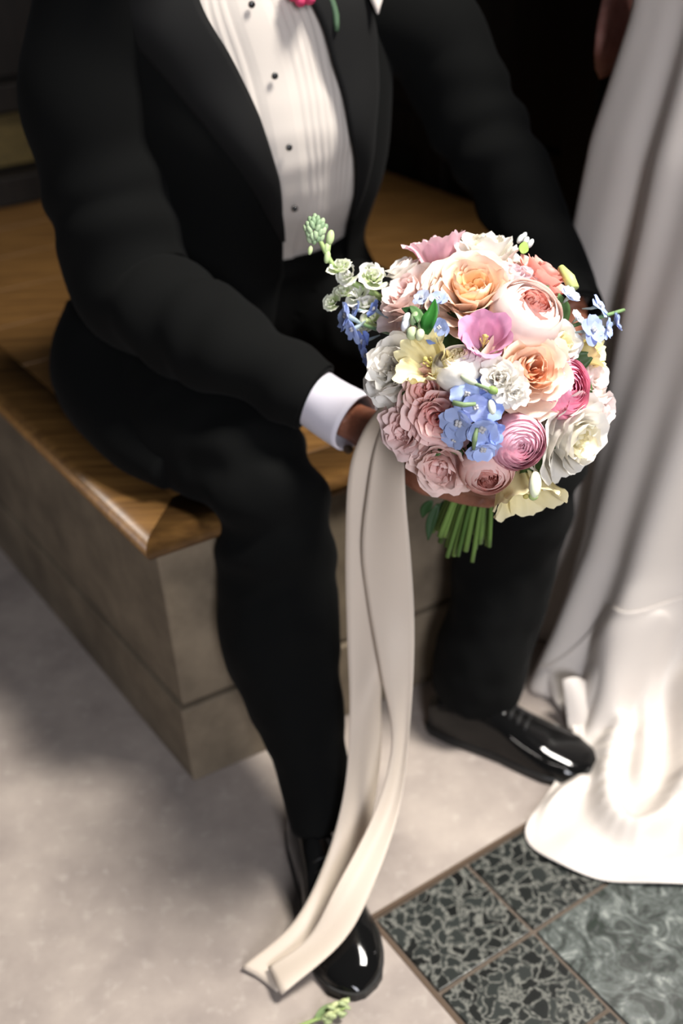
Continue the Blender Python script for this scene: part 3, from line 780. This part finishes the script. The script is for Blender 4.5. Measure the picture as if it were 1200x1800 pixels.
bloom('lisianthus', 'cream yellow lisianthus with frilled rim', 744, 628, 47, srgb(226, 212, 140), C['cream'], 22, 'bell', tilt=(-.1, .25), ruf=.22, lift=.018, edge=srgb(240, 232, 190))
bloom('cupped_rose', 'smooth white bloom in the middle', 801, 630, 44, C['lilac'], C['white'], 23, 'globe', heart=C['cream'], tilt=(-.2, 1.1), ruf=.03, lift=.008)
bloom('garden_rose', 'dusty pink rose under the cream lisianthus', 744, 683, 46, C['rose'], C['dusty'], 24, layers=7, ruf=.09, tilt=(.0, .2))
bloom('garden_rose', 'dusty pink rose beside the blue delphinium', 766, 732, 52, C['rose'], C['dusty'], 25, layers=6, ruf=.08, lift=.006, tilt=(.2, .0))
bloom('garden_rose', 'ruffled pink rose over the hand', 706, 756, 52, C['dusty'], srgb(238, 202, 198), 26, layers=8, ruf=.13, tilt=(-.05, .1))
bloom('garden_rose', 'ruffled pink rose at the bottom', 774, 826, 56, C['dusty'], srgb(238, 200, 190), 27, layers=8, ruf=.13, tilt=(.05, .02))
bloom('cupped_rose', 'coral-hearted pink globe rose at the bottom', 857, 838, 46, C['dusty'], srgb(240, 190, 178), 28, 'globe', heart=srgb(214, 108, 84), tilt=(.0, -.15), ruf=.03)
bloom('ranunculus', 'pink ranunculus with tight rings', 915, 784, 52, C['pink'], srgb(236, 172, 192), 29, 'ranunculus', layers=10, ruf=.035, lift=.012, tilt=(.0, .0), heart=C['wine'], edge=srgb(244, 196, 208))
bloom('ranunculus', 'hot pink ranunculus with a dark heart', 1004, 680, 56, C['hot'], srgb(242, 146, 180), 30, 'ranunculus', layers=9, ruf=.05, lift=-.004, tilt=(.1, .05), heart=C['wine'], edge=srgb(248, 176, 200))
bloom('garden_rose', 'large white garden rose at the right', 1024, 778, 78, C['cream'], C['white'], 31, layers=9, ruf=.10, tilt=(.18, -.05), lift=.004)
bloom('garden_rose', 'blush white rose on the right edge', 1068, 722, 40, C['blush'], srgb(248, 232, 228), 32, layers=6, ruf=.10, tilt=(.4, .0), lift=-.010)
bloom('lisianthus', 'pale yellow lisianthus hanging at the bottom', 926, 880, 60, srgb(226, 212, 140), C['cream'], 33, 'bell', tilt=(.15, -1.0), ruf=.12, lift=-.010)
bloom('garden_rose', 'creamy white bloom right of the globe rose', 992, 598, 46, C['cream'], C['white'], 34, layers=6, ruf=.13, tilt=(.1, .1), lift=-.004)
bloom('lisianthus', 'yellow lisianthus at the right edge', 1052, 614, 30, srgb(232, 212, 120), srgb(244, 230, 150), 35, 'bell', tilt=(.7, .1), ruf=.14, lift=-.006)
bloom('garden_rose', 'blush white rose behind the hot pink ranunculus', 1046, 662, 52, C['blush'], srgb(248, 236, 228), 36, layers=6, ruf=.08, tilt=(.25, .0), lift=-.022)
bloom('garden_rose', 'small pale pink rose low on the left', 726, 800, 44, C['dusty'], C['dusty'], 37, layers=5, ruf=.09, tilt=(-.2, -.4), lift=-.02)
bloom('garden_rose', 'peach petals under the apricot rose', 905, 712, 36, C['apricot'], C['peach'], 38, layers=5, ruf=.08, lift=-.012, tilt=(0, -.2))
bloom('garden_rose', 'white stock blossom in the middle', 878, 664, 36, C['white'], C['white'], 39, layers=6, ruf=.28, lift=.024, tilt=(-.1, .05))
bloom('garden_rose', 'white stock blossom below the larger one', 906, 690, 24, C['white'], C['white'], 40, layers=5, ruf=.26, lift=.024)

# delphinium stalks: each floret five petals and a spur
def floret(parent, O, n, R, col, seed):
    rg = random.Random(seed); b = MB(); X, Y, Z = frame(n, rg.uniform(0, 6))
    for i in range(5):
        a = i*1.257+rg.uniform(-.15, .15); c1 = jit(col, .14, rg)
        rows = []; cols = []
        op = rg.uniform(.55, 1.0)
        for j in range(7):
            v = j/6; w_ = .50*math.sin(math.pi*(.12+.76*v))**.7; row = []
            for k in range(5):
                u = -1+k/2
                rad = R*v*op; h = R*(.45*math.sqrt(1.02-op)*v*2 - .25*v*v + .10*abs(u)*v + .10*noise.noise((u*2+seed, v*2, i)))
                aa = V((math.cos(a), math.sin(a))); pp = aa*rad+V((-aa.y, aa.x))*(u*w_*R)
                row.append(O+X*pp.x+Y*pp.y+Z*h)
            rows.append(row); cols.append([mixc(mixc(c1, (.8, .84, .92), .25), c1, sm(0, .6, v))]*5)
        b.grid(rows, False, cols)
    b.col = srgb(216, 214, 214)
    for i in range(4): b.ellipsoid(O+Z*R*.16+X*R*.10*math.cos(i*1.57)+Y*R*.10*math.sin(i*1.57), Z, R*.09, R*.12, 8, 6)
    b.col = mixc(col, srgb(170, 186, 150), .6); b.tube([O, O-Z*R*.5+X*R*.2, O-Z*R*1.0+X*R*.55], [R*.16, R*.10, R*.04], 7)
    return b.build('floret', M['petal'], parent)
BL, BL2 = srgb(172, 190, 236), srgb(138, 160, 224)
def bud(b, c, ax, r, h, col): b.col = col; b.ellipsoid(c, ax, r, h, 10, 8)
def delph(label, spots, stem, seed):
    b = MB(); b.col = srgb(120, 150, 100)
    q = crom([tuple(p) for p in stem], 14); b.tube(q, [.0022]*15, 7)
    o = b.build('delphinium', M['green'], bouquet); tag(o, label)
    for i, (x, y, r, l, tx, ty, c) in enumerate(spots):
        p, n = dome(x, y, l); n = (n+CR*tx+CU*ty).normalized()
        floret(o, p, n, 1.3*r/F*(p-CO).dot(CW), c, seed+i)
    return o
def D(x, y, l=0): return dome(x, y, l)[0]
o = delph('blue delphinium stalk in the middle of the bouquet', [(846, 752, 33, .022, .1, -.3, BL), (808, 742, 32, .020, -.4, -.3, BL), (858, 718, 26, .018, .3, .1, BL2), (822, 695, 27, .020, -.2, .3, BL), (848, 786, 28, .018, .2, -.7, BL), (836, 716, 24, .026, 0, .1, srgb(164, 178, 232)), (868, 760, 22, .016, .7, -.1, BL2), (845, 682, 20, .012, .1, .5, BL2), (800, 770, 22, .014, -.4, -.7, BL)], [D(838, 680, .0), D(838, 720, .016), D(836, 770, .012), D(834, 792, .006)], 200)
b = MB(); bud(b, D(824, 668, .034), CR+CU*-.5, .004, .010, srgb(196, 204, 176)); bud(b, D(864, 716, .034), CU*-1+CR*.2, .0042, .008, srgb(228, 232, 212)); bud(b, D(866, 686, .030), CR*.7-CU*.3, .0045, .006, srgb(138, 164, 96))
b.col = srgb(130, 152, 110); b.tube([D(826, 672, .034), D(850, 680, .034), D(868, 688, .030)], [.0018]*3, 6); b.tube([D(796, 708, .03), D(815, 712, .032), D(836, 710, .03)], [.003, .0028, .002], 7); b.tube([D(832, 790, .03), D(834, 772, .032), D(838, 752, .03)], [.0018, .003, .002], 7)
tag(b.build('bud', M['green'], o), 'pale green delphinium buds')
delph('blue delphinium at the left edge', [(612, 556, 27, .0, -.4, -.1, BL), (622, 578, 22, -.004, -.4, -.6, BL), (660, 545, 18, .004, -.2, .1, BL2), (640, 600, 20, -.012, -.4, -.6, BL2), (645, 625, 16, -.02, -.5, -.3, BL2), (628, 545, 16, -.01, -.3, .3, BL)], [D(700, 590, -.03), D(650, 575, -.02), D(615, 560, -.01)], 300)
delph('pale blue delphinium at the right edge', [(1052, 538, 20, .004, .2, .3, BL), (1040, 580, 24, .014, -.1, -.1, srgb(156, 170, 222)), (1080, 566, 19, .004, .5, .1, srgb(158, 174, 226)), (1066, 578, 17, .0, .3, -.4, BL), (1000, 522, 20, .0, .2, .2, srgb(196, 208, 234)), (1014, 560, 15, -.004, .2, .2, srgb(216, 220, 230))], [D(985, 580, -.03), D(1040, 562, -.004), D(1096, 545, .0)], 400)
delph('blue delphinium florets beside the green leaf', [(768, 528, 17, .014, .1, .2, srgb(170, 186, 226)), (742, 524, 15, .012, 0, .1, srgb(190, 200, 228)), (772, 576, 18, .012, .1, -.3, BL), (760, 590, 16, .006, 0, -.3, BL2)], [D(760, 600, -.02), D(764, 560, .0), D(766, 530, .008)], 500)

# green leaves
def leaf(name, pts, width, col, parent, nrm=None, mat_='green'):
    """leaf along a curve of points"""
    q = [V(p) for p in crom([tuple(p) for p in pts], 10)]; b = MB(); b.col = col; rows = []
    nr = nrm or -CW
    for j, p in enumerate(q):
        t = (q[min(j+1, 10)]-q[max(j-1, 0)]).normalized(); sx = t.cross(nr).normalized(); v = j/10
        w_ = width*math.sin(math.pi*min(.985, (.03+.97*v)))**.75*(1.1-.3*v)
        rows.append([p+sx*(w_*u)+nr*(abs(u)*w_*.35) for u in (-1, -.5, 0, .5, 1)])
    b.grid(rows); return b.build(name, M[mat_], parent, solid=.0008)
GD, GM, GP = srgb(44, 104, 40), srgb(96, 132, 84), srgb(168, 190, 128)
sprig = MB(); sprig.col = GM
sprig.tube([D(735, 605, -.01), D(745, 575, .016), D(738, 552, .022)], [.0022, .002, .0016], 7)
for (x, y, r, h, c) in ((715, 562, .0055, .008, srgb(222, 224, 224)), (712, 572, .005, .007, srgb(214, 216, 226)), (742, 570, .005, .007, srgb(170, 188, 140)), (724, 586, .0065, .0075, srgb(190, 204, 162)), (738, 588, .005, .007, srgb(204, 212, 176)), (728, 560, .005, .008, srgb(150, 172, 130))): bud(sprig, D(x, y, .030), CU+CR*.3, r, h, c)
o = sprig.build('leaf_sprig', M['green'], bouquet); tag(o, 'green sprig with small buds and glossy leaf')
leaf('leaf', [D(750, 588, .026), D(752, 570, .034), D(760, 550, .036), D(764, 526, .032)], .0088, GD, o, (-CW+CR*-.5).normalized())
leaf('leaf', [D(745, 580, .02), D(735, 562, .026), D(722, 548, .024), D(706, 542, .018)], .0075, srgb(36, 84, 38), o)
leaf('leaf', [D(745, 578, .026), D(738, 560, .032), D(728, 545, .030), D(720, 538, .026)], .0055, GM, o)
# stock sprig reaching out to the upper left
sp = [at_d(690, 535, 1.29), at_d(655, 515, 1.275), at_d(620, 497, 1.27), at_d(588, 470, 1.265), at_d(568, 435, 1.262), at_d(556, 408, 1.262)]
b = MB(); b.col = srgb(150, 172, 112); q = crom([tuple(p) for p in sp], 24); b.tube(q, [lerp(.0042, .0026, i/24) for i in range(25)], 8)
for i in range(22):
    a = i*2.4; rr_ = (.003+.0085*math.sqrt(i/22)); p = at_d(554, 404, 1.262)+CR*(rr_*math.cos(a))+CU*(rr_*math.sin(a)*1.25)-CW*(.006*(1-i/22))
    bud(b, p, CU+CR*.5*math.cos(a), .0034, .0058, mixc(srgb(120, 146, 112), srgb(168, 186, 150), rnd.random()))
for (x, y, s) in ((580, 418, .005), (574, 436, .0035), (545, 440, .003), (575, 452, .004)): bud(b, at_d(x, y, 1.262), CU+CR*.2, s, s*1.9, srgb(172, 190, 140))
b.col = srgb(150, 172, 112); b.tube([at_d(577, 452, 1.263), at_d(579, 436, 1.262), at_d(580, 425, 1.262)], [.0014]*3, 6)
o = b.build('stock_sprig', M['green'], bouquet); tag(o, 'green stock sprig with buds reaching out to the left')
def stockflower(O, n, R, cols_, seed):
    b = MB(); rg = random.Random(seed); fr = frame(n, rg.uniform(0, 6))
    for k in range(3):
        for i in range(4+k):
            rim = R*(.25+.36*k); prof = smooth_prof([(rim*.2, -R*.3), (rim*.8, 0), (rim*1.0, R*(.45-.18*k)), (rim*1.15, R*(.55-.22*k))], 6)
            petal_grid(b, O, fr, rg.uniform(0, 6.28), 4.0/(4+k), prof, 6, 5, .22, 3, seed+i+k*3, (lambda v, u: mixc(cols_[0], cols_[1], sm(.1, .7, v))), .06, .2, R)
    return b.build('blossom', M['petal'], o)
gw = (srgb(186, 204, 140), srgb(232, 234, 216))
for i, (x, y, r, d) in enumerate(((596, 470, 17, 1.26), (612, 482, 18, 1.258), (655, 488, 20, 1.262), (650, 476, 14, 1.265), (604, 515, 16, 1.27), (628, 520, 18, 1.268), (584, 530, 14, 1.275), (642, 535, 17, 1.27), (655, 560, 16, 1.28), (640, 575, 14, 1.285))):
    stockflower(at_d(x, y, d), (-CW*.6+CU*rnd.uniform(.1, .7)+CR*rnd.uniform(-.5, .3)).normalized(), 1.25*r/F*d, gw if i % 2 == 0 else (srgb(214, 220, 190), srgb(242, 240, 236)), 600+i)
# sepals and bud details on the edges
b = MB(); bud(b, D(940, 852, .036), CU*-1+CR*-.05, .007, .0145, srgb(232, 238, 206)); b.col = srgb(176, 196, 130); b.ellipsoid(D(937, 872, .034), CU, .0055, .005, 10, 7)
o = b.build('bud', M['green'], bouquet); tag(o, 'closed greenish white bud at the bottom')
b = MB(); b.col = srgb(196, 206, 130); b.tube([D(985, 470, -.002), D(1000, 490, .002), D(1008, 508, .0)], [.004, .007, .0065], 8); o = b.build('sepal', M['green'], bouquet); tag(o, 'yellow green sepal at the upper right')
leaf('leaf', [D(918, 446, -.01), D(920, 436, -.008), D(924, 424, -.01)], .006, srgb(140, 170, 84), bouquet)
b = MB()
for (x, y) in ((914, 420), (924, 424), (932, 428), (920, 416)): bud(b, D(x, y, -.01), CU+CR*.6, .0032, .006, srgb(206, 212, 210))
b.build('bud', M['green'], bouquet)
# dark leaves filling the gaps between the blooms
for i in range(46):
    rg = random.Random(900+i); a = i*2.399; q_ = math.sqrt((i+.5)/46)*165
    x, y = 868+q_*math.cos(a), 655+q_*1.08*math.sin(a)
    p, n = dome(x, y, -.03); t = (CR*math.cos(a*1.7)+CU*math.sin(a*1.7)+n*.4).normalized()
    leaf('leaf', [p-t*.022-n*.01, p, p+t*.022+n*.0], .012, mixc(srgb(40, 70, 36), srgb(84, 112, 66), rg.random()), bouquet, n)
# stems: from under the blooms through the hand to the cut ends
sx_ = GH; sn_ = GN
for i in range(30):
    a = i*2.399; q_ = math.sqrt((i+.5)/30); rg = random.Random(50+i)
    e = 1 if q_ > .2 else .6
    top = BC-CW*-.03+SAX*-.0+CR*(.08*q_*math.cos(a+.5))+CU*(.07*q_*math.sin(a+.5))-CW*(-.02)
    mid = GC+sx_*(.021*q_*math.cos(a))+sn_*(.019*q_*math.sin(a))
    end = ST_END+sx_*(.042*q_*math.cos(a)+.003)+sn_*(.032*q_*math.sin(a))+SAX*(rg.uniform(-.018, .012))
    b = MB(); b.col = mixc(srgb(62, 92, 40), srgb(122, 150, 78), rg.random())
    q = crom([tuple(top), tuple(lerp(top, mid, .6)+V((0, 0, -.005))), tuple(mid), tuple(lerp(mid, end, .5)), tuple(end)], 16)
    b.tube(q, [.0034*rg.uniform(.8, 1.25)]*17, 8); b.build('stem', M['green'], bouquet)
for i, (x, y, x2, y2) in enumerate(((760, 880, 742, 910), (770, 885, 752, 950), (782, 880, 765, 930))):
    leaf('leaf', [at_d(x, y, 1.43), at_d((x+x2)/2-4, (y+y2)/2, 1.438), at_d(x2, y2, 1.445)], .007, srgb(40, 66, 34), bouquet)
settle(bouquet)

# ================================================================== THE RIBBON
ribbon = empty('ribbon', at_z(470, 1715, 0)); tag(ribbon, 'long ivory satin ribbon trailing from the bouquet down over the shoe', 'ribbon')
def strip(name, L_, R_, n=90, bow=.004, seed=0):
    """ribbon between a left and a right edge path; slightly cupped across"""
    a = crom([tuple(at_d(*p)) for p in L_], n); b = crom([tuple(at_d(*p)) for p in R_], n); rows = []
    mb = MB()
    for j in range(n+1):
        p, q = V(a[j]), V(b[j]); row = []
        for i in range(11):
            u = i/10; c = lerp(p, q, u)
            c = c-CW*(bow*math.sin(math.pi*u)*math.sin(j*.07+seed)+.004*math.sin(u*5+j*.09+seed))
            c.z = max(c.z, .003); row.append(c)
        rows.append(row)
    mb.grid(rows)
    return mb.build(name, M['ribbon'], ribbon, solid=.0008)
def fd(x, y, z): return (at_z(x, y, z)-CO).dot(CW)
strip('ribbon_tail', [(672, 708, 1.385), (634, 765, 1.395), (612, 840, 1.42), (607, 980, 1.46), (610, 1120, 1.50), (614, 1260, 1.525), (605, 1390, fd(605, 1390, .20)), (572, 1510, fd(572, 1510, .11)), (515, 1620, fd(515, 1620, .05)), (424, 1700, fd(424, 1700, .006))],
      [(712, 716, 1.36), (706, 775, 1.375), (709, 850, 1.40), (718, 980, 1.445), (700, 1120, 1.49), (672, 1200, 1.515), (668, 1340, fd(668, 1340, .21)), (640, 1500, fd(640, 1500, .115)), (580, 1640, fd(580, 1640, .05)), (487, 1742, fd(487, 1742, .006))], seed=.5)
strip('ribbon_tail', [(684, 712, 1.374), (660, 780, 1.382), (646, 860, 1.403), (636, 960, 1.434), (645, 1050, 1.462), (668, 1180, 1.487), (688, 1300, 1.525), (660, 1420, fd(660, 1420, .20)), (590, 1560, fd(590, 1560, .125)), (540, 1650, fd(540, 1650, .06)), (470, 1702, fd(470, 1702, .022))],
      [(716, 722, 1.340), (710, 790, 1.352), (713, 880, 1.378), (722, 980, 1.42), (728, 1080, 1.455), (727, 1180, 1.48), (718, 1300, 1.52), (702, 1420, fd(702, 1420, .20)), (660, 1545, fd(660, 1545, .13)), (605, 1650, fd(605, 1650, .07)), (496, 1748, fd(496, 1748, .02))], seed=2.2)
settle(ribbon)

# ================================================================== SPRIG ON THE FLOOR
fs = empty('flower_sprig', at_z(570, 1785, 0)); tag(fs, 'small green flower sprig lying on the floor before the shoe', 'sprig')
b = MB(); b.col = srgb(140, 160, 96)
q = crom([tuple(at_z(490, 1822, .005)), tuple(at_z(535, 1800, .007)), tuple(at_z(575, 1785, .010)), tuple(at_z(606, 1772, .016))], 12); b.tube(q, [lerp(.0034, .002, i/12) for i in range(13)], 8); b.build('stem', M['green'], fs)
for i in range(26):
    rg = random.Random(70+i); t = rg.random(); p = at_z(lerp(572, 612, t)+rg.uniform(-8, 8), lerp(1786, 1768, t)+rg.uniform(-14, 12), rg.uniform(.007, .024))
    b = MB(); bud(b, p, CR+CU*rg.uniform(-.6, .9), .0034, .0065, mixc(srgb(128, 146, 104), srgb(196, 204, 150), rg.random())); b.build('bud', M['green'], fs)
leaf('leaf', [at_z(552, 1794, .008), at_z(568, 1776, .014), at_z(590, 1762, .018)], .005, srgb(120, 142, 96), fs, V((0, 0, 1)))
settle(fs)
print('petals', counts, 'objects', len(bpy.data.objects))
